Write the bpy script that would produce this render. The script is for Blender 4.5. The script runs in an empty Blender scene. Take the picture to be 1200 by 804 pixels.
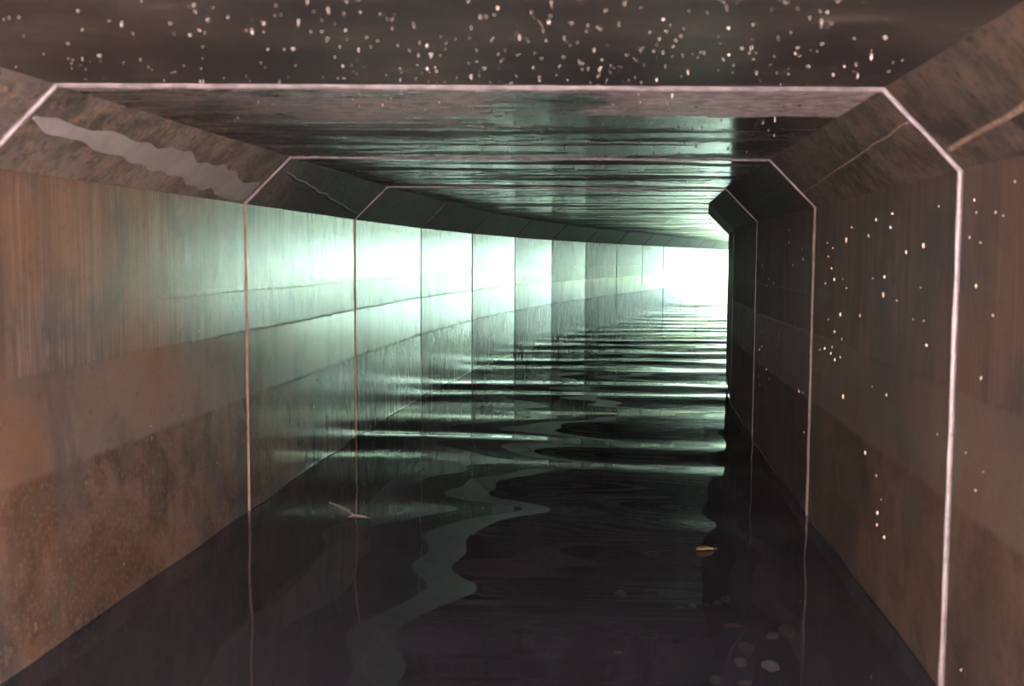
import bpy, bmesh, math, random
from mathutils import Vector, Matrix, noise

random.seed(11)
scene = bpy.context.scene
COL = scene.collection
R = math.radians

# ---------------------------------------------------------------- camera
CAM_H = 1.08
PITCH, ROLL, FPX = 4.55, 0.30, 1270.0
cam_d = bpy.data.cameras.new('camera')
cam = bpy.data.objects.new('camera', cam_d)
COL.objects.link(cam)
scene.camera = cam
cam_d.sensor_width = 36.0
cam_d.lens = FPX / 1200 * 36.0
cam_d.clip_start = 0.02
cam.matrix_world = (Matrix.Translation((0, 0, CAM_H)) @ Matrix.Rotation(R(90 - PITCH), 4, 'X')
                    @ Matrix.Rotation(R(ROLL), 4, 'Z'))
cam_d.dof.use_dof = True
cam_d.dof.focus_distance = 9.0
cam_d.dof.aperture_fstop = 4.5

# ---------------------------------------------------------------- sky and exposure
SKY = 19.0
w = bpy.data.worlds.new('overcast_sky')
scene.world = w
w.use_nodes = True
bg = w.node_tree.nodes['Background']
bg.inputs[0].default_value = (0.68, 1.0, 0.94, 1)
bg.inputs[1].default_value = SKY
sun_d = bpy.data.lights.new('sun', 'SUN')
sun_d.energy = 270.0
sun_d.color = (1.0, .93, .90)
sun_d.angle = R(.53)
sun = bpy.data.objects.new('sun', sun_d)
COL.objects.link(sun)
sun.rotation_euler = (R(-42), 0, R(-65))          # high on the right, past the culvert, added to light the unseen bank at the near mouth
vs = scene.view_settings
vs.view_transform = 'Standard'
vs.look = 'None'
vs.exposure = 0.15
vs.gamma = 1.0
vs.use_curve_mapping = False
scene.cycles.max_bounces = 14
scene.cycles.diffuse_bounces = 8
scene.cycles.glossy_bounces = 8
scene.cycles.transparent_max_bounces = 12
scene.cycles.sample_clamp_indirect = 40.0

# ---------------------------------------------------------------- culvert plan
# ring k: the plane where two precast units meet; left wall point + direction across
W = 2.36
HEAD = [5.3, 5.5, 7.0, 9.75, 12.25, 14.5, 17.0, 19.1, 19.2, 19.2, 19.2, 19.2, 19.2, 19.2, 19.2, 19.2, 19.2, 19.2, 19.2]
SEG = 1.895
rings = {0: (Vector((-1.284, 2.63)), 0.0)}
p = Vector((-1.284, 2.63))
LAST = len(HEAD)
for i, h in enumerate(HEAD):
    p = p + SEG * Vector((math.sin(R(h)), math.cos(R(h))))
    hn = HEAD[min(i + 1, len(HEAD) - 1)]
    rings[i + 1] = (p.copy(), max(0.0, (h + hn) / 2 - 5.6))
p = rings[0][0].copy()
FIRST = -2
for k in (-1, -2):
    p = p - SEG * Vector((math.sin(R(5.3)), math.cos(R(5.3))))
    rings[k] = (p.copy(), 0.0)


def rp(k, t, z):
    """point of ring k, t metres across from the left wall, height z above the water"""
    o, a = rings[k]
    return Vector((o.x + t * math.cos(R(a)), o.y - t * math.sin(R(a)), z))


ZT, ZC, HA = CAM_H + 0.212, CAM_H + 0.404, 0.192      # wall top, ceiling, haunch size
ZF = -0.27                                            # channel bed
INNER = {'A': (HA, ZF), 'B': (0, ZF + HA), 'C': (0, ZT), 'D': (HA, ZC), 'E': (W - HA, ZC), 'F': (W, ZT),
         'G': (W, ZF + HA), 'H': (W - HA, ZF)}
OUTER = {'A': (HA - .075, ZF - .18), 'B': (-.18, ZF + HA - .075), 'C': (-.18, ZT + .075), 'D': (HA - .075, ZC + .18),
         'E': (W - HA + .075, ZC + .18), 'F': (W + .18, ZT + .075), 'G': (W + .18, ZF + HA - .075),
         'H': (W - HA + .075, ZF - .18)}


def prof(name, k, off=0.0):
    """profile corner moved outwards by off (negative: into the channel), at ring k"""
    i, o = INNER[name], OUTER[name]
    f = off / .18
    return rp(k, i[0] + (o[0] - i[0]) * f, i[1] + (o[1] - i[1]) * f)


def prof_s(name, k, s, off=0.0):
    """the same at a distance s (metres) past ring k towards ring k+1"""
    f = s / SEG
    return prof(name, k, off).lerp(prof(name, k + 1, off), f)


# ---------------------------------------------------------------- helpers
def obj(name, verts, faces, mat, parent=None, smooth=False):
    me = bpy.data.meshes.new(name)
    me.from_pydata([tuple(v) for v in verts], [], faces)
    me.update()
    bm = bmesh.new()
    bm.from_mesh(me)
    bmesh.ops.recalc_face_normals(bm, faces=bm.faces)
    bm.to_mesh(me)
    bm.free()
    if mat:
        me.materials.append(mat)
    if smooth:
        me.polygons.foreach_set('use_smooth', [True] * len(me.polygons))
    o = bpy.data.objects.new(name, me)
    COL.objects.link(o)
    if parent:
        o.parent = parent
    return o


def tag(o, label, cat, group=None, kind=None):
    o['label'] = label
    o['category'] = cat
    if group:
        o['group'] = group
    if kind:
        o['kind'] = kind
    return o


def empty(name, loc=(0, 0, 0)):
    o = bpy.data.objects.new(name, None)
    COL.objects.link(o)
    o.location = loc
    o.empty_display_size = .2
    return o


class NT:
    """small node-tree builder"""

    def __init__(self, name):
        self.m = bpy.data.materials.new(name)
        self.m.use_nodes = True
        self.t = self.m.node_tree
        self.t.nodes.clear()
        self.out = self.t.nodes.new('ShaderNodeOutputMaterial')
        g = self.t.nodes.new('ShaderNodeNewGeometry')
        self.pos = g.outputs['Position']
        s = self.t.nodes.new('ShaderNodeSeparateXYZ')
        self.t.links.new(self.pos, s.inputs[0])
        self.x, self.y, self.z = s.outputs

    def node(self, typ, ins=(), **kw):
        n = self.t.nodes.new(typ)
        for k, v in kw.items():
            setattr(n, k, v)
        for k, v in (ins.items() if isinstance(ins, dict) else enumerate(ins)):
            self.put(n.inputs[k], v)
        return n

    def put(self, sock, v):
        if isinstance(v, bpy.types.NodeSocket):
            self.t.links.new(v, sock)
        elif v is not None:
            if isinstance(v, tuple) and len(v) == 3 and sock.type == 'RGBA':
                v = v + (1,)
            sock.default_value = v

    def math(self, op, a, b=0.0, c=0.0, clamp=False):
        return self.node('ShaderNodeMath', [a, b, c], operation=op, use_clamp=clamp).outputs[0]

    def noise(self, scale=(1, 1, 1), s=1.0, detail=4.0, rough=.55, dist=0.0, off=(0, 0, 0)):
        mp = self.node('ShaderNodeMapping', {'Vector': self.pos, 'Scale': scale, 'Location': off})
        n = self.node('ShaderNodeTexNoise', {'Vector': mp.outputs[0], 'Scale': s, 'Detail': detail, 'Roughness': rough,
                                             'Distortion': dist})
        return n.outputs[0]

    def step(self, v, a, b, c=0.0, d=1.0):
        n = self.node('ShaderNodeMapRange', {'Value': v, 'From Min': a, 'From Max': b, 'To Min': c, 'To Max': d},
                      interpolation_type='SMOOTHSTEP')
        return n.outputs[0]

    def mix(self, f, a, b):
        n = self.node('ShaderNodeMix', data_type='RGBA')
        self.put(n.inputs[0], f)
        self.put(n.inputs[6], a)
        self.put(n.inputs[7], b)
        return n.outputs[2]

    def mixf(self, f, a, b):
        n = self.node('ShaderNodeMix', data_type='FLOAT')
        self.put(n.inputs[0], f)
        self.put(n.inputs[2], a)
        self.put(n.inputs[3], b)
        return n.outputs[0]

    def bump(self, h, dist=.01, strength=1.0, normal=None):
        n = self.node('ShaderNodeBump', {'Strength': strength, 'Distance': dist, 'Height': h})
        if normal is not None:
            self.put(n.inputs['Normal'], normal)
        return n.outputs[0]

    def finish(self, color, rough, normal=None, spec=.5, ior=1.5, coat=0.0):
        b = self.node('ShaderNodeBsdfPrincipled')
        self.put(b.inputs['Base Color'], color)
        self.put(b.inputs['Roughness'], rough)
        b.inputs['IOR'].default_value = ior
        self.put(b.inputs['Specular IOR Level'], spec)
        if normal is not None:
            self.put(b.inputs['Normal'], normal)
        self.t.links.new(b.outputs[0], self.out.inputs[0])
        return self.m


# ---------------------------------------------------------------- materials
def wall_material(name, rust_amount, dark, extra=0.0):
    n = NT(name)
    wob = n.noise((1.2, 1.2, 1.2), 1.0, 2)
    rag = n.noise((26, 26, 8), 1.0, 3, .6)
    zz = n.math('ADD', n.z, n.math('MULTIPLY', n.math('SUBTRACT', wob, .5), .016))
    zz = n.math('ADD', zz, n.math('MULTIPLY', n.math('SUBTRACT', rag, .5), .022))
    line1 = n.step(zz, .756, .772)            # above: form-board striations
    line2 = n.step(zz, .475, .50)             # between: clean band; below: silt film
    line3 = n.math('MULTIPLY', n.step(zz, .928, .936), n.step(zz, .956, .944))
    streak = n.noise((110, 110, 2.2), 1.0, 3, .6)
    drip = n.noise((16, 16, 1.4), 1.0, 4, .6, .2, (1, 8, 3))
    fine = n.noise((40, 40, 30), 1.0, 5, .65)
    blotch = n.noise((1.6, 1.6, 1.8), 1.0, 6, .62, .5)
    mott = n.noise((7, 7, 6), 1.0, 5, .62, .3, (2, 2, 2))
    rustn = n.noise((1.1, 1.1, 1.3), 1.0, 5, .62, .6, (3, 1, 7))
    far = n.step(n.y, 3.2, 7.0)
    # concrete body, browner by the mouth, green-grey farther in
    up = n.mix(n.step(streak, .36, .66), (.150, .115, .095), (.265, .215, .185))
    up = n.mix(n.step(drip, .50, .70, 0, .7), up, (.10, .085, .075))
    up = n.mix(n.step(mott, .46, .64, 0, .55), up, (.095, .08, .075))
    mid = n.mix(n.step(blotch, .35, .65), (.155, .125, .105), (.235, .195, .165))
    low = n.mix(n.step(blotch, .40, .60), (.085, .062, .050), (.205, .145, .110))
    low = n.mix(n.step(mott, .40, .70, 0, .8), low, (.055, .044, .039))
    grain = n.noise((75, 75, 75), 1.0, 3, .7, 0, (0, 5, 5))
    low = n.mix(n.step(grain, .50, .70, 0, .55), low, (.30, .22, .165))
    col = n.mix(line1, n.mix(line2, low, mid), up)
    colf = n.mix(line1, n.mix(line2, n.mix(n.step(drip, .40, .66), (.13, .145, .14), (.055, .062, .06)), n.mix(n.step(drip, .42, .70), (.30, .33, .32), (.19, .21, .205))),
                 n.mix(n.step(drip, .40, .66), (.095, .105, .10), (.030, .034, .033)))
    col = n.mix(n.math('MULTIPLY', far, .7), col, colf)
    col = n.mix(n.math('MULTIPLY', n.math('MULTIPLY', line3, n.step(rag, .40, .65)), n.step(n.y, 3.0, 4.6, 0, .4)), col, (.34, .33, .28))
    # rust and tannin stain near the mouth of the culvert
    near = n.step(n.y, 5.4, 2.4)
    rust = n.math('MULTIPLY', n.math('MULTIPLY', n.step(rustn, .40, .60), near), n.mixf(line2, rust_amount * .55, rust_amount))
    col = n.mix(n.math('MULTIPLY', rust, n.mixf(line1, .45, .52)), col, (.31, .155, .080))
    # bluish algae blotches
    alg = n.math('MULTIPLY', n.step(n.noise((3.2, 3.2, 2.0), 1.0, 5, .65, .3, (9, 4, 2)), .50, .66), .65)
    col = n.mix(alg, col, (.105, .105, .105))
    col = n.mix(n.step(fine, .56, .74, 0, .45), col, (.07, .055, .045))
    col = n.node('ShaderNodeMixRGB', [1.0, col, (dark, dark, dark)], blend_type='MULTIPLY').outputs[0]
    rough = n.mixf(line1, n.mixf(line2, n.math('ADD', .15, n.math('MULTIPLY', mott, .18)), n.math('ADD', .11, n.math('MULTIPLY', mott, .15))),
                   n.math('ADD', .09, n.math('MULTIPLY', n.math('ADD', streak, drip), .13)))
    rough = n.math('ADD', rough, extra)
    band = n.math('MULTIPLY', line1, n.step(n.math('ADD', zz, n.math('MULTIPLY', drip, .25)), 1.14, 1.02))
    upw = n.mixf(n.math('MULTIPLY', n.math('MULTIPLY', band, n.step(n.y, 3.6, 5.0)), n.step(n.y, 14.0, 9.0)), n.step(n.y, 9.0, 13.0, .15, .06), .40)
    h = n.math('MULTIPLY', streak, n.mixf(line1, n.math('MULTIPLY', n.math('MULTIPLY', far, line2), .16), upw))
    h = n.math('ADD', h, n.math('MULTIPLY', fine, .07))
    h = n.math('ADD', h, n.math('MULTIPLY', n.math('ADD', n.math('MULTIPLY', line2, 1.3), line1), .22))
    h = n.math('ADD', h, n.math('MULTIPLY', n.math('MULTIPLY', line3, n.step(n.y, 3.0, 4.6)), .12))
    nor = n.bump(h, .006, .8)
    spec = n.mixf(line2, .45 - extra * .5, .55 - extra)
    return n.finish(col, rough, nor, spec)


def haunch_material(name, dark):
    n = NT(name)
    b = n.noise((5, 5, 5), 1.0, 6, .65, .3)
    f = n.noise((45, 45, 45), 1.0, 6, .7)
    m = n.noise((14, 14, 14), 1.0, 5, .65, .2, (4, 0, 1))
    col = n.mix(n.step(b, .38, .64), (.085, .072, .066), (.24, .20, .175))
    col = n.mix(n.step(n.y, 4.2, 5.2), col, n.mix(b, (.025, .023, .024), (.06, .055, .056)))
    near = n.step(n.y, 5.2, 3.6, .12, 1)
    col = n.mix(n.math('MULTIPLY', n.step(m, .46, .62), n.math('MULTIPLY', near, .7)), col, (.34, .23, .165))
    col = n.mix(n.step(f, .52, .66, 0, .75), col, (.030, .025, .023))
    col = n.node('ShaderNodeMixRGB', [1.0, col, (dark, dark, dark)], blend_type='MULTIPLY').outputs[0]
    h = n.math('ADD', f, n.math('MULTIPLY', m, .6))
    return n.finish(col, n.mixf(f, .35, .6), n.bump(h, .008, .8), .4)


def ceiling_material():
    n = NT('wet_ceiling_concrete')
    lanes = n.noise((.8, 5.5, 1), 1.0, 6, .66, .35)
    wide = n.noise((.9, 1.6, 1), 1.0, 3, .5, .2, (7, 3, 0))
    b = n.noise((2.6, 3.8, 2), 1.0, 6, .62, .4, (5, 2, 0))
    f = n.noise((60, 60, 60), 1.0, 5, .65)
    g = n.noise((22, 30, 20), 1.0, 5, .65, 0, (2, 2, 9))
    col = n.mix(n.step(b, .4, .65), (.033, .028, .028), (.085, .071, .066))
    # pale pinkish patches just past the nearest joint
    o = n.math('SUBTRACT', n.y, rings[0][0].y)
    rag = n.math('MULTIPLY', n.math('SUBTRACT', b, .5), .5)
    xr, orr = n.math('ADD', n.x, rag), n.math('ADD', o, rag)
    pr = n.math('MULTIPLY', n.math('MULTIPLY', n.step(xr, .16, .34), n.step(xr, 1.08, .90)), n.step(orr, .58, .50))
    plf = n.math('MULTIPLY', n.math('MULTIPLY', n.step(xr, -.95, -.45), n.step(xr, .05, -.12)), n.step(orr, 1.0, .35))
    pc = n.math('MULTIPLY', n.step(orr, .16, .02), .6)
    bl = n.math('MAXIMUM', n.math('MAXIMUM', pr, n.math('MULTIPLY', plf, .8)), pc)
    bl = n.math('MULTIPLY', n.math('MULTIPLY', bl, n.step(o, -.01, .0)), n.step(lanes, .36, .52, .45, 1))
    col = n.mix(n.math('MULTIPLY', bl, .9), col, n.mix(n.step(g, .35, .6), (.22, .19, .20), (.66, .56, .58)))
    # scattered bloom on the unit nearest the mouth
    bl2 = n.math('MULTIPLY', n.step(o, .0, -.01), n.step(b, .60, .70))
    col = n.mix(n.math('MULTIPLY', bl2, .7), col, (.26, .21, .19))
    col = n.mix(n.step(f, .54, .68, 0, .6), col, (.02, .017, .016))
    dry = n.math('ADD', n.math('MULTIPLY', lanes, .75), n.math('MULTIPLY', g, .25))
    rough = n.step(dry, .44, .60, .085, .48)
    rough = n.mixf(n.step(o, .02, -.02), rough, .42)      # the unit at the mouth is drier
    rough = n.mixf(bl, rough, .5)
    h = n.math('ADD', n.math('MULTIPLY', lanes, .10), n.math('MULTIPLY', f, .10))
    h = n.math('ADD', h, n.math('MULTIPLY', bl, .3))
    return n.finish(col, rough, n.bump(h, .006, .5), .45)


def simple(name, c1, c2, scale=12, rough=.6, bump=.004, spec=.4):
    n = NT(name)
    a = n.noise((scale,) * 3, 1.0, 5, .6)
    return n.finish(n.mix(n.step(a, .35, .65), c1, c2), rough, n.bump(a, bump, .7), spec)


def water_material():
    n = NT('still_dark_water')
    fr = n.node('ShaderNodeFresnel', {'IOR': 1.333}).outputs[0]
    gl = n.node('ShaderNodeBsdfGlossy', {'Color': (1, 1, 1), 'Roughness': .015}).outputs[0]
    tr = n.node('ShaderNodeBsdfTransparent', {'Color': (.52, .50, .50)}).outputs[0]
    murk = n.node('ShaderNodeBsdfDiffuse', {'Color': (.072, .074, .096)}).outputs[0]
    body = n.node('ShaderNodeMixShader', [.5, tr, murk]).outputs[0]
    mx = n.node('ShaderNodeMixShader', [fr, body, gl]).outputs[0]
    n.t.links.new(mx, n.out.inputs[0])
    return n.m


M = dict(
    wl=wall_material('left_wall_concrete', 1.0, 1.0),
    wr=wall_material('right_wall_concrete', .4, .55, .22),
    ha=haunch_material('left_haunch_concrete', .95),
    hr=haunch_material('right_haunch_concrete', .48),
    ce=ceiling_material(),
    fl=simple('silt_bed', (.022, .019, .018), (.045, .038, .034), 9),
    bead=simple('pink_joint_mortar', (.125, .108, .115), (.21, .18, .195), 25, .34, .003, .5),
    dull=simple('dull_joint_mortar', (.11, .088, .083), (.17, .14, .135), 25, .4, .003, .5),
    salmon=simple('salmon_joint_mortar', (.27, .15, .115), (.36, .22, .175), 25, .45, .003, .5),
    dark=simple('dark_joint_mortar', (.035, .03, .028), (.07, .06, .055), 30, .7),
    smear=simple('grey_mortar', (.30, .28, .27), (.37, .35, .34), 6, .45, .002),
    film=simple('faint_lime_film', (.030, .028, .028), (.060, .055, .056), 30, .5, .002),
    seam=simple('lime_crust', (.20, .14, .11), (.34, .24, .18), 50, .6),
    drop=simple('water_drop', (.14, .12, .11), (.42, .37, .34), 14, .08, .0, .9),
    dim=simple('clear_water_drop', (.045, .04, .038), (.14, .12, .11), 14, .1, .0, .7),
    speck=simple('lime_speck', (.55, .42, .33), (.75, .66, .58), 80, .4),
    water=water_material(),
    twig=simple('wet_twig', (.16, .11, .09), (.26, .20, .17), 60, .4),
    root=simple('dark_root', (.012, .012, .010), (.03, .028, .022), 60, .5),
    leaf=simple('yellow_leaf', (.48, .33, .12), (.62, .46, .22), 50, .5),
    orange=simple('orange_leaf', (.55, .15, .03), (.65, .22, .05), 50, .5),
    stone=simple('pale_stone', (.60, .54, .44), (.78, .73, .64), 40, .6),
    tan=simple('tan_stone', (.34, .27, .20), (.46, .38, .28), 40, .6),
    grey=simple('grey_stone', (.24, .24, .23), (.36, .35, .33), 40, .6),
    bank=simple('bounce_bank', (.52, .40, .38), (.64, .50, .48), 2, .9),  # pinkish so the added bank bounces warm light
    grass=simple('pale_grass', (.10, .19, .08), (.17, .28, .13), 6, .9),  # grass green, to tint the light at the far mouth
)

# ---------------------------------------------------------------- structure: panels
def panel(name, a, b, k, mat, parent, shift=0.0):
    """one precast face between rings k and k+1, profile corners a-b, with chamfered ends"""
    g, c = .005, .019
    secs = [(g, .012), (c, shift), (SEG - c, shift), (SEG - g, .012)]
    vs_, fs = [], []
    for s, off in secs:
        vs_ += [prof_s(a, k, s, off), prof_s(b, k, s, off), prof_s(b, k, s, .18), prof_s(a, k, s, .18)]
    for i in range(3):
        for j in range(4):
            q, r = i * 4 + j, i * 4 + (j + 1) % 4
            fs.append((q, r, r + 4, q + 4))
    fs += [(0, 1, 2, 3), (12, 13, 14, 15)]
    return obj(name, vs_, fs, mat, parent)


wall_l = tag(empty('wall_left', rp(0, 0, 0)), 'long left concrete wall, rusty near and bright towards the bend', 'wall', kind='structure')
wall_r = tag(empty('wall_right', rp(0, W, 0)), 'dark right concrete wall curving away out of sight', 'wall', kind='structure')
ceil = tag(empty('ceiling', rp(0, W / 2, ZC)), 'low dark wet concrete ceiling of the culvert', 'ceiling', kind='structure')
for e in (wall_l, wall_r, ceil):
    e.matrix_world = Matrix.Translation(e.location)
haunch_l, haunch_r = {}, {}
rnd = random.Random(5)


def keep(o, e):
    o.parent = e
    o.matrix_parent_inverse = e.matrix_world.inverted()
    return o


for k in range(FIRST, LAST):
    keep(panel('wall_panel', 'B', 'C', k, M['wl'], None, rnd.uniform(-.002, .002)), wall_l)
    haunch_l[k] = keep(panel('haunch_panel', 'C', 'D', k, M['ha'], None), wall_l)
    keep(panel('ceiling_panel', 'D', 'E', k, M['ce'], None, rnd.uniform(-.001, .002)), ceil)
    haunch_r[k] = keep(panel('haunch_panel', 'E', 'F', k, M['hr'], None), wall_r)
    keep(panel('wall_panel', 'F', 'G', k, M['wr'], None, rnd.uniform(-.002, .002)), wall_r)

# bed of the channel: one trough under the water
vs_, fs = [], []
names = ['B', 'A', 'H', 'G']
ks = list(range(FIRST, LAST + 1))
for k in ks:
    vs_ += [prof(n_, k) for n_ in names] + [prof(n_, k, .18) for n_ in reversed(names)]
for i in range(len(ks) - 1):
    for j in range(8):
        q, r = i * 8 + j, i * 8 + (j + 1) % 8
        fs.append((q, r, r + 8, q + 8))
fs += [tuple(range(8)), tuple(range(len(vs_) - 8, len(vs_)))]
tag(obj('floor', vs_, fs, M['fl']), 'silty concrete bed of the culvert under the dark water', 'floor', kind='structure')

# ---------------------------------------------------------------- joints between the units
def joint(n_, k, bead, mat, label):
    """mortar closing the gap at ring k; bead > 0 stands proud as a rounded rib, < 0 stays recessed"""
    order = ['B', 'C', 'D', 'E', 'F', 'G']
    path = []
    for a, b in zip(order, order[1:]):
        ia, ib = INNER[a], INNER[b]
        L = math.hypot(ib[0] - ia[0], ib[1] - ia[1])
        m = max(1, int(L / .045)) if bead > 0 else 1
        for j in range(m):
            path.append((a, b, j / m))
    path.append(('F', 'G', 1.0))
    hw = .0065
    if bead > 0:
        sec = [(-hw, .012), (-hw, .0), (-hw * .6, -bead * .75), (0, -bead), (hw * .6, -bead * .75), (hw, .0), (hw, .012),
               (.004, .02), (.004, .17), (-.004, .17), (-.004, .02)]
    else:
        sec = [(-.004, -bead), (.004, -bead), (.004, .17), (-.004, .17)]
    ns = len(sec)
    o0 = rings[k][0]
    kk = max(FIRST + 1, min(k, LAST - 1))
    d = (rings[kk + 1][0] - rings[kk - 1][0]).normalized()
    along = Vector((d.x, d.y, 0))
    V, F = [], []
    for i, (a, b, f) in enumerate(path):
        jit = 1 + .35 * noise.noise(Vector((i * .37, k * 7.1, 0))) if bead > 0 else 1
        for s, off in sec:
            pa = prof(a, k, off * (jit if off < 0 else 1)).lerp(prof(b, k, off * (jit if off < 0 else 1)), f)
            V.append(pa + along * s * (jit if off <= 0 else 1))
    for i in range(len(path) - 1):
        for j in range(ns):
            q, r = i * ns + j, i * ns + (j + 1) % ns
            F.append((q, r, r + ns, q + ns))
    F += [tuple(range(ns)), tuple(range(len(V) - ns, len(V)))]
    o = obj('trim_%d' % n_, V, F, mat)
    if k in (1, 2):                                   # rust-stained on the left wall, dull on the right
        o.data.materials.append(M['salmon'])
        o.data.materials.append(M['dull'])
        cx, _ = rings[k]
        for pl in o.data.polygons:
            if pl.center.z < ZT:
                pl.material_index = 1 if pl.center.x < cx.x + W / 2 else 2
    return tag(o, label, 'joint', kind='structure')


ordn = ['nearest', 'second', 'third', 'fourth', 'fifth', 'sixth', 'seventh', 'eighth', 'ninth', 'tenth', 'eleventh',
        'twelfth', 'thirteenth', 'fourteenth', 'fifteenth', 'sixteenth', 'seventeenth', 'eighteenth', 'nineteenth', 'twentieth']
beads = {-1: .007, 0: .0075, 1: .006, 2: .006, 3: .003, 4: .004}
n_ = 1
for k in range(0, LAST):
    b = beads.get(k, -.014)
    desc = 'pale mortar joint ringing the culvert, %s from the camera' if b > 0 else 'dark narrow joint ringing the culvert, %s from the camera'
    joint(n_, k, b, M['bead'] if b > 0 else M['dark'], desc % ordn[k])
    n_ += 1
joint(n_, -1, .012, M['bead'], 'mortar joint around the culvert beside the camera, outside the view')

# ---------------------------------------------------------------- crusts and smears on the haunches
def on_haunch(side, k, s, u, off=0.0):
    """u = 0 at the wall, 1 at the ceiling"""
    a, b = ('C', 'D') if side == 'l' else ('F', 'E')
    return prof_s(a, k, s, off).lerp(prof_s(b, k, s, off), u)


def seam(side, k, pts, wdt, mat, name, label):
    """thin raised strip along pts = (s, u) on a haunch, width in metres (scalar or per point)"""
    V, F = [], []
    N = len(pts)
    for i, (s, u) in enumerate(pts):
        ww = (wdt[i] if isinstance(wdt, list) else wdt) / .272 / 2
        ww *= 1 + .5 * noise.noise(Vector((i / N * 16, k * 3.3, 1.7)))
        for uu, off in ((-ww, .002), (-ww * .5, -.003), (ww * .5, -.003), (ww, .002)):
            V.append(on_haunch(side, k, s, u + uu, off))
    for i in range(N - 1):
        for j in range(4):
            q, r = i * 4 + j, i * 4 + (j + 1) % 4
            F.append((q, r, r + 4, q + 4))
    F += [(0, 1, 2, 3), tuple(range(len(V) - 4, len(V)))]
    par = (haunch_l if side == 'l' else haunch_r)[k]
    o = obj(name, V, F, mat, None)
    root = par.parent
    o.parent = par
    o.matrix_parent_inverse = par.matrix_world.inverted()
    o['label'] = label
    return o


bpy.context.view_layer.update()


def wander(s0, u0, s1, u1, n=26, amp=.025, seed=0, fr=11.7):
    return [(s0 + (s1 - s0) * i / n, u0 + (u1 - u0) * i / n + amp * noise.noise(Vector((i / n * fr, seed, 0)))) for i in range(n + 1)]


seam('r', 0, wander(.05, .62, 1.84, .30, seed=1), .007, M['seam'], 'lime_seam', 'thin lime crust line crossing the haunch')
seam('r', -1, wander(.30, .62, 1.84, .24, seed=2), .016, M['seam'], 'lime_seam', 'rusty orange lime crust line')
seam('r', 1, wander(.05, .60, 1.84, .40, seed=3), .008, M['film'], 'lime_seam', 'faint grey crust line')
seam('l', 1, wander(.1, .72, 1.84, .14, seed=4, amp=.06), .020, M['film'], 'lime_seam', 'faint grey crust line')
seam('l', 2, wander(.1, .70, 1.84, .20, seed=5, amp=.05), .012, M['film'], 'lime_seam', 'faint grey crust line')
seam('l', 0, wander(.03, .62, 1.84, .26, n=80, seed=6, amp=.12, fr=5), [min(.012 + .01 * i, .045 + .085 * min(1, i / 48)) for i in range(81)],
     M['smear'], 'mortar_smear', 'smooth grey mortar smear along the haunch')

# ---------------------------------------------------------------- water
def wave(x, y):
    q = Vector((x * .55, y * .8, 0))
    ph = 1.6 * noise.noise(q)
    h = .0085 * math.sin(6.3 * (y + .08 * x) + ph * 1.7)
    h += .0028 * math.sin(9.7 * (y - .16 * x) + 1.3 + ph)
    h += .0006 * math.sin(17 * (y + .22 * x) + .4 - ph)
    h += .0009 * math.sin(4.2 * (x * .95 + .5 * y) + 2.0)
    a = .75 + .55 * noise.noise(Vector((x * .3, y * .35, 4.0)))
    near = min(1.0, max(.38, (y - 1.2) / 4.0))
    return h * max(.3, a) * near


edge = [-.003, 0, .003, .006, .010, .016, .025]
TS = edge + [.05 + (W - .10) * i / 40 for i in range(41)] + [W - e for e in reversed(edge)]
NT_, per = len(TS) - 1, 56
V, F = [], []
row = 0
for k in range(FIRST, LAST):
    for i in range(per + (1 if k == LAST - 1 else 0)):
        f = i / per
        for j in range(NT_ + 1):
            t = TS[j]
            q = rp(k, t, 0).lerp(rp(k + 1, t, 0), f)
            q.z = wave(q.x, q.y) + .0045 * math.exp(-max(0, min(t, W - t)) / .005)   # meniscus at the walls
            V.append(q)
        row += 1
for i in range(row - 1):
    for j in range(NT_):
        a = i * (NT_ + 1) + j
        F.append((a, a + 1, a + NT_ + 2, a + NT_ + 1))
water = obj('water', V, F, M['water'], smooth=True)
if water.data.polygons[0].normal.z < 0:
    water.data.flip_normals()
tag(water, 'dark rippled water covering the culvert bed', 'water', kind='stuff')

# ---------------------------------------------------------------- outside both mouths: unseen, coloured to tint the light
def slab(name, pts, mat, th=.3):
    n = len(pts)
    V = [Vector(p_) for p_ in pts] + [Vector((p_[0], p_[1], p_[2] - th)) for p_ in pts]
    F = [tuple(range(n)), tuple(range(2 * n - 1, n - 1, -1))] + [(i, (i + 1) % n, n + (i + 1) % n, n + i) for i in range(n)]
    return obj(name, V, F, mat)


def bank(name, pts, mat, th=.3):
    n = len(pts) // 2
    prs = [(pts[0], pts[1])] + [(pts[-1 - i], pts[2 + i]) for i in range(n - 1)]
    V, F = [], []
    for a, b in prs:
        V += [Vector(a), Vector(b), Vector(b) - Vector((0, 0, th)), Vector(a) - Vector((0, 0, th))]
    for i in range(len(prs) - 1):
        for j in range(4):
            q, r = i * 4 + j, i * 4 + (j + 1) % 4
            F.append((q, r, r + 4, q + 4))
    F += [(0, 1, 2, 3), tuple(range(len(V) - 4, len(V)))]
    return obj(name, V, F, mat)


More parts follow.
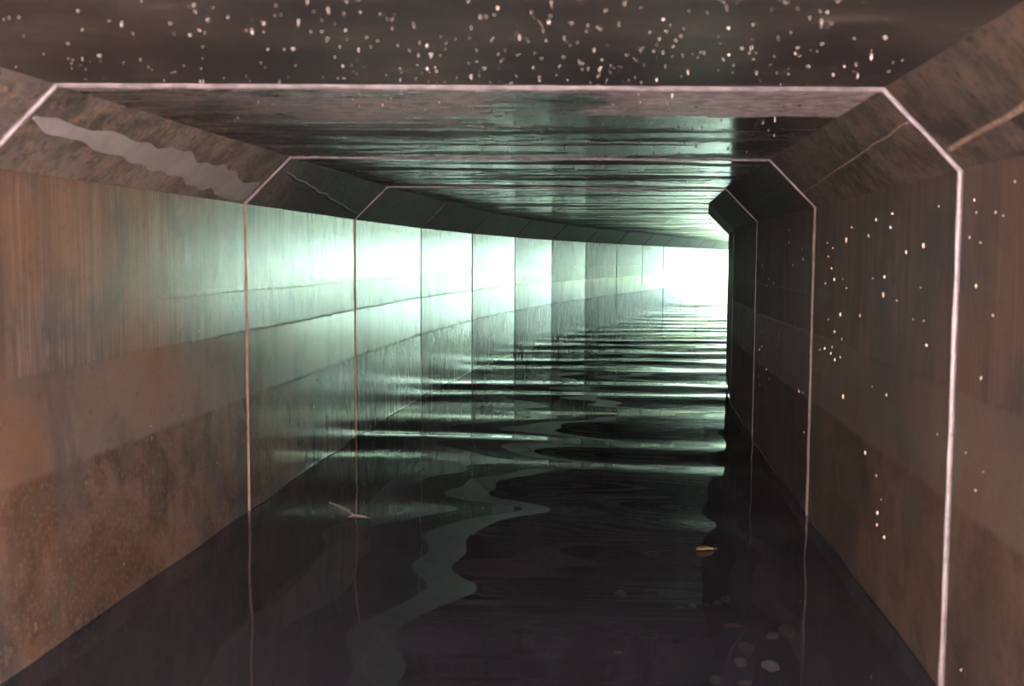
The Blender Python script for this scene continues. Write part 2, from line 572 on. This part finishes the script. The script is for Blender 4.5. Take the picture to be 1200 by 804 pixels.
eo, ea = rings[LAST]
fw = Vector((math.sin(R(19.2)), math.cos(R(19.2)), 0))
rt = Vector((math.cos(R(19.2)), -math.sin(R(19.2)), 0))
c0 = rp(LAST, W / 2, 0) + fw * .5
ap = [c0 - rt * 8, c0 + rt * 8, c0 + rt * 14 + fw * 40, c0 - rt * 14 + fw * 40]
tag(slab('grass_outside', [(q.x, q.y, -.10) for q in ap], M['grass']), 'unseen gravel stream bed beyond the far mouth', 'ground', kind='structure')  # unseen grassy ground, its green put there to tint incoming light
b0 = rp(FIRST, W / 2, 0)
tag(bank('bounce_bank_behind', [(b0.x - 8, b0.y - .2, -.10), (b0.x + 8, b0.y - .2, -.10), (b0.x + 8, b0.y - 3.0, -.05), (b0.x + 8, b0.y - 5.5, 4.2), (b0.x + 8, b0.y - 12, 4.8),
                         (b0.x - 8, b0.y - 12, 4.8), (b0.x - 8, b0.y - 5.5, 4.2), (b0.x - 8, b0.y - 3.0, -.05)],
         M['bank']), 'unseen earthy bank behind the camera, added to bounce warm light in', 'ground', kind='structure')  # bank added as a reflector, warming the near walls

# ---------------------------------------------------------------- droplets on the ceiling
def drop_mesh(name, r, length, mat, seg=8, rings_=4):
    bm = bmesh.new()
    top = [bm.verts.new((r * math.cos(a), r * math.sin(a), .0012)) for a in [2 * math.pi * i / seg for i in range(seg)]]
    prev = top
    for q in range(1, rings_):
        f = q / rings_
        rr = r * math.cos(f * math.pi / 2) ** .8
        z = -length * math.sin(f * math.pi / 2)
        cur = [bm.verts.new((rr * math.cos(a), rr * math.sin(a), z)) for a in [2 * math.pi * i / seg for i in range(seg)]]
        for i in range(seg):
            bm.faces.new((prev[i], prev[(i + 1) % seg], cur[(i + 1) % seg], cur[i]))
        prev = cur
    tip = bm.verts.new((0, 0, -length))
    for i in range(seg):
        bm.faces.new((prev[i], prev[(i + 1) % seg], tip))
    bm.faces.new(top[::-1])
    bmesh.ops.recalc_face_normals(bm, faces=bm.faces)
    me = bpy.data.meshes.new(name)
    bm.to_mesh(me)
    bm.free()
    for pl in me.polygons:
        pl.use_smooth = True
    me.materials.append(mat)
    return me


dmesh = [drop_mesh('water_droplet', .0028, .004, M['drop']), drop_mesh('water_droplet', .0022, .008, M['drop']),
         drop_mesh('water_droplet', .004, .0045, M['drop'])]
dmesh += [drop_mesh('water_droplet', a_, b_, M['dim']) for a_, b_ in ((.0028, .004), (.0022, .007), (.004, .004), (.0045, .004))]
rnd = random.Random(21)
tiny = []


def place_drop(k, s, t, me, sc, label, group):
    o = bpy.data.objects.new('water_droplet', me)
    COL.objects.link(o)
    q = rp(k, t, ZC).lerp(rp(k + 1, t, ZC), s / SEG)
    o.location = (q.x, q.y, q.z)
    o.rotation_euler = (0, 0, rnd.uniform(0, 6))
    o.scale = (sc, sc, sc * rnd.uniform(.8, 1.3))
    word = ['bright round', 'bright elongated', 'bright broad', 'faint round', 'faint elongated', 'faint broad', 'faint broad'][dmesh.index(me)]
    return tag(o, label.replace('pale', word), 'droplet', word + ' ' + group)


def across():
    while True:
        t = rnd.gauss(1.33, .58)
        if HA + .03 < t < W - HA - .03:
            return t


for i in range(190):
    place_drop(-1, rnd.uniform(.95, 1.85), across(), rnd.choice(dmesh), rnd.choice([.55, .7, .8, 1, 1.0, 1.3]),
               'pale water droplet hanging from the ceiling in front of the nearest joint', 'droplets before the nearest joint')
for i in range(110):
    place_drop(0, rnd.uniform(.04, 1.85), across(), rnd.choice(dmesh), rnd.choice([.6, .8, 1, 1.2]),
               'pale water droplet hanging from the ceiling between the nearest and second joints', 'droplets past the nearest joint')
V, F = [], []
for i in range(760):
    k = rnd.choice([-1, -1, 0, 0, 0, 1, 1, 2, 3])
    t, s = across(), rnd.uniform(.95 if k < 0 else .03, 1.85)
    q = rp(k, t, ZC).lerp(rp(k + 1, t, ZC), s / SEG)
    r_ = rnd.uniform(.0012, .0022) if k < 1 else rnd.uniform(.002, .0032)
    b_ = len(V)
    V += [q + Vector((r_, 0, .001)), q + Vector((0, r_, .001)), q + Vector((-r_, 0, .001)), q + Vector((0, -r_, .001)), q + Vector((0, 0, -r_ * 2))]
    F += [(b_, b_ + 1, b_ + 4), (b_ + 1, b_ + 2, b_ + 4), (b_ + 2, b_ + 3, b_ + 4), (b_ + 3, b_, b_ + 4), (b_ + 3, b_ + 2, b_ + 1, b_)]
tag(obj('fine_droplets', V, F, M['drop']), 'fine beads of water scattered over the ceiling', 'droplets', kind='stuff')

# ---------------------------------------------------------------- lime specks on the walls
smesh = [drop_mesh('lime_speck', .003, .003, M['speck'], 6, 3), drop_mesh('lime_speck', .0026, .0026, M['speck'], 6, 3)]


def place_speck(side, k, s, z, me, sc, label, group):
    o = bpy.data.objects.new('lime_speck', me)
    COL.objects.link(o)
    t = 0 if side == 'l' else W
    q = rp(k, t, z).lerp(rp(k + 1, t, z), s / SEG)
    d = rp(k + 1, t, z) - rp(k, t, z)
    nrm = Vector((d.y, -d.x, 0)).normalized() * (1 if side == 'l' else -1)
    zax = -nrm
    up = Vector((0, 0, 1))
    xax = up.cross(zax).normalized()
    m = Matrix((xax, zax.cross(xax), zax)).transposed().to_4x4()
    o.matrix_world = Matrix.Translation(q) @ m @ Matrix.Diagonal((sc, sc * rnd.uniform(1.2, 2.6), sc, 1))
    return tag(o, label, 'speck', group)


for i in range(46):
    place_speck('r', 0, rnd.uniform(.1, 1.8), rnd.choice([rnd.uniform(.1, 1.25), rnd.uniform(.7, 1.25)]), rnd.choice(smesh), rnd.choice([.7, 1, 1.4]),
                'pale lime speck on the right wall between the nearest and second joints', 'lime specks on the near right wall')
for i in range(26):
    place_speck('r', 1, rnd.uniform(.1, 1.8), rnd.uniform(.3, 1.25), rnd.choice(smesh), rnd.choice([1, 1.4, 1.7]),
                'pale lime speck on the right wall between the second and third joints', 'lime specks farther along the right wall')
for i in range(14):
    place_speck('r', -1, rnd.uniform(1.5, 1.85), rnd.uniform(.1, 1.25), rnd.choice(smesh), rnd.choice([.6, .8]),
                'pale lime speck on the right wall nearer than the first joint', 'lime specks at the right edge')
for i in range(22):
    place_speck('l', 0, rnd.uniform(.4, 1.85), rnd.uniform(.1, .9), rnd.choice(smesh), rnd.choice([.5, .7, .9]),
                'tiny pale lime speck on the rusty near left wall', 'lime specks on the left wall')

# ---------------------------------------------------------------- debris in the water
def px_to_plane(px, py, z):
    """where a line of sight meets the level z: used to read positions off the photograph"""
    v = cam.matrix_world.to_3x3() @ Vector(((px - 600) / FPX, (402 - py) / FPX, -1))
    f = (z - CAM_H) / v.z
    return Vector((v.x * f, v.y * f, z))


def tube(path, radii, seg=7):
    V, F = [], []
    for i, q in enumerate(path):
        d = (path[min(i + 1, len(path) - 1)] - path[max(i - 1, 0)]).normalized()
        a = d.orthogonal().normalized()
        b = d.cross(a)
        for j in range(seg):
            an = 2 * math.pi * j / seg
            V.append(q + (a * math.cos(an) + b * math.sin(an)) * radii[i])
    for i in range(len(path) - 1):
        for j in range(seg):
            F.append((i * seg + j, i * seg + (j + 1) % seg, (i + 1) * seg + (j + 1) % seg, (i + 1) * seg + j))
    F += [tuple(range(seg)), tuple(range(len(V) - seg, len(V)))]
    return V, F


tw = empty('forked_twig', px_to_plane(412, 603, 0))
tag(tw, 'forked brown twig poking out of the water near the left wall', 'twig')
P = [px_to_plane(386, 590, 0), px_to_plane(398, 597, 0), px_to_plane(408, 602, 0), px_to_plane(414, 605.5, 0), px_to_plane(424, 606.5, 0), px_to_plane(436, 608.5, 0)]
Z = [.004, .012, .014, .006, .005, .001]
P = [a + Vector((0, 0, z)) for a, z in zip(P, Z)]
bpy.context.view_layer.update()
keep(obj('stem', *tube(P, [.003, .006, .0065, .006, .005, .002]), M['twig'], smooth=True), tw)
P2 = [P[3], px_to_plane(409, 607, 0) + Vector((0, 0, .004)), px_to_plane(404, 608, 0)]
keep(obj('branch', *tube(P2, [.0035, .003, .0015]), M['twig'], smooth=True), tw)

# a dark root leaning against the left wall at the waterline
wl5 = lambda s, z, o: (rp(5, o, z).lerp(rp(6, o, z), s / SEG))
P = [wl5(.22, -.01, .03), wl5(.23, .05, .03), wl5(.20, .10, .025), wl5(.12, .145, .02), wl5(.10, .18, .02), wl5(.12, .205, .02), wl5(.20, .205, .02)]
tag(obj('dangling_root', *tube(P, [.009, .008, .007, .006, .005, .003, .002]), M['root'], smooth=True),
    'thin dark crooked root at the waterline of the far left wall', 'root')


def stone(name, px, py, wpx, hpx, mat, label, group=None, boxy=0.0, z=None, seed=0, tall=.6):
    z = ZF if z is None else z
    q = px_to_plane(px, py, z)
    sc = (q - Vector((0, 0, CAM_H))).length / FPX
    rx, ry = wpx * sc / 2, hpx * sc * 1.9 / 2
    bm = bmesh.new()
    bmesh.ops.create_icosphere(bm, subdivisions=2, radius=1)
    for v in bm.verts:
        n0 = noise.noise(v.co * 1.3 + Vector((seed * 3.1, 0, 0)))
        v.co *= 1 + .28 * n0
        if boxy:
            m_ = max(abs(c) for c in v.co)
            v.co = v.co.lerp(v.co / m_ * .85, boxy)
        v.co = Vector((v.co.x * rx, v.co.y * ry, v.co.z * rx * tall))
    me = bpy.data.meshes.new(name)
    bm.to_mesh(me)
    bm.free()
    me.materials.append(mat)
    for pl in me.polygons:
        pl.use_smooth = boxy == 0
    o = bpy.data.objects.new(name, me)
    COL.objects.link(o)
    lo = min(v.co.z for v in me.vertices)
    o.location = q + Vector((0, 0, -lo - .002))
    o.rotation_euler = (0, 0, seed)
    return tag(o, label, 'stone', group)


stone('stone', 903, 785, 17, 12, M['stone'], 'bright pale stone lying under the water, brightest of the group', seed=.4)
stone('stone', 868, 780, 15, 9, M['stone'], 'small squarish pale stone just left of the brightest stone', boxy=.6, seed=0)
stone('stone', 926, 746, 24, 14, M['tan'], 'rounded tan stone under water with a smaller stone at its left', seed=.9)
stone('stone', 905, 748, 12, 9, M['tan'], 'small tan stone touching the left of the rounded tan one', seed=2.2)
stone('stone', 873, 765, 20, 10, M['grey'], 'dull grey stone above the squarish pale stone', seed=1.7)
stone('brick_fragment', 977, 790, 26, 24, M['tan'], 'brown square brick fragment under water by the right wall', boxy=.8, seed=0.1)
stone('stone', 838, 800, 14, 8, M['grey'], 'grey stone at the bottom edge, left of the brown sliver', seed=3)
stone('stone', 873, 803, 18, 6, M['tan'], 'flat brown sliver of stone at the bottom edge', seed=.2, tall=.3)
for i, (a, b) in enumerate([(813, 713), (827, 711), (840, 709), (850, 705), (797, 714)]):
    stone('pebble', a, b, [9, 8, 9, 12, 7][i], 6, M['tan' if i in (2, 3) else 'grey'],
          ['grey pebble, second from the left in the curved row of pebbles', 'grey pebble in the middle of the curved row of pebbles',
           'tan pebble, second from the right in the curved row', 'largest tan pebble at the right end of the curved row',
           'smallest grey pebble at the left end of the curved row'][i], 'row of pebbles under the water', seed=i)
stone('pebble', 727, 700, 14, 8, M['grey'], 'ragged pale grey pebble standing alone left of the pebble row', seed=4)
stone('pebble', 724, 767, 7, 6, M['tan'], 'tiny tan pebble alone on the bed, left of the dark lump', seed=5)
stone('stone', 793, 752, 12, 9, M['root'], 'small black lump on the bed left of the orange leaf', seed=6)


def leaf(name, px, py, lpx, wpx, ang, z, mat, label):
    q = px_to_plane(px, py, z)
    sc = (q - Vector((0, 0, CAM_H))).length / FPX
    L, Wd = lpx * sc, wpx * sc * 2.2
    root = empty(name, q)
    root.rotation_euler = (0, 0, ang)
    tag(root, label, 'leaf')
    V, F = [], []
    n = 10
    for i in range(n + 1):
        f = i / n
        ww = Wd / 2 * math.sin(math.pi * (f ** .8)) * (1 + .15 * math.sin(i * 2.1)) + .0004
        x = (f - .5) * L
        cz = .003 * math.sin(f * 3.0) + .002
        for yy, zz in ((-ww, .006), (0, 0), (ww, .006), (ww, .0045), (0, -.0015), (-ww, .0045)):
            V.append(Vector((x, yy, cz + zz)))
    for i in range(n):
        for j in range(6):
            a, b = i * 6 + j, i * 6 + (j + 1) % 6
            F.append((a, b, b + 6, a + 6))
    F += [tuple(range(6)), tuple(range(len(V) - 6, len(V)))]
    obj('blade', V, F, mat, root, True)
    pth = [Vector((L * .46, 0, .004)), Vector((L * .6, .004, .006)), Vector((L * .72, .002, .004))]
    obj('stalk', *tube(pth, [.0016, .0014, .001], 5), M['twig'], root, True)
    return root


leaf('dead_leaf', 826, 645, 20, 6, .1, .004, M['leaf'], 'curled yellow leaf floating right of centre')
leaf('dead_leaf', 859, 736, 20, 6, -.1, ZF + .004, M['orange'], 'orange leaf sunk in the water above the stones')
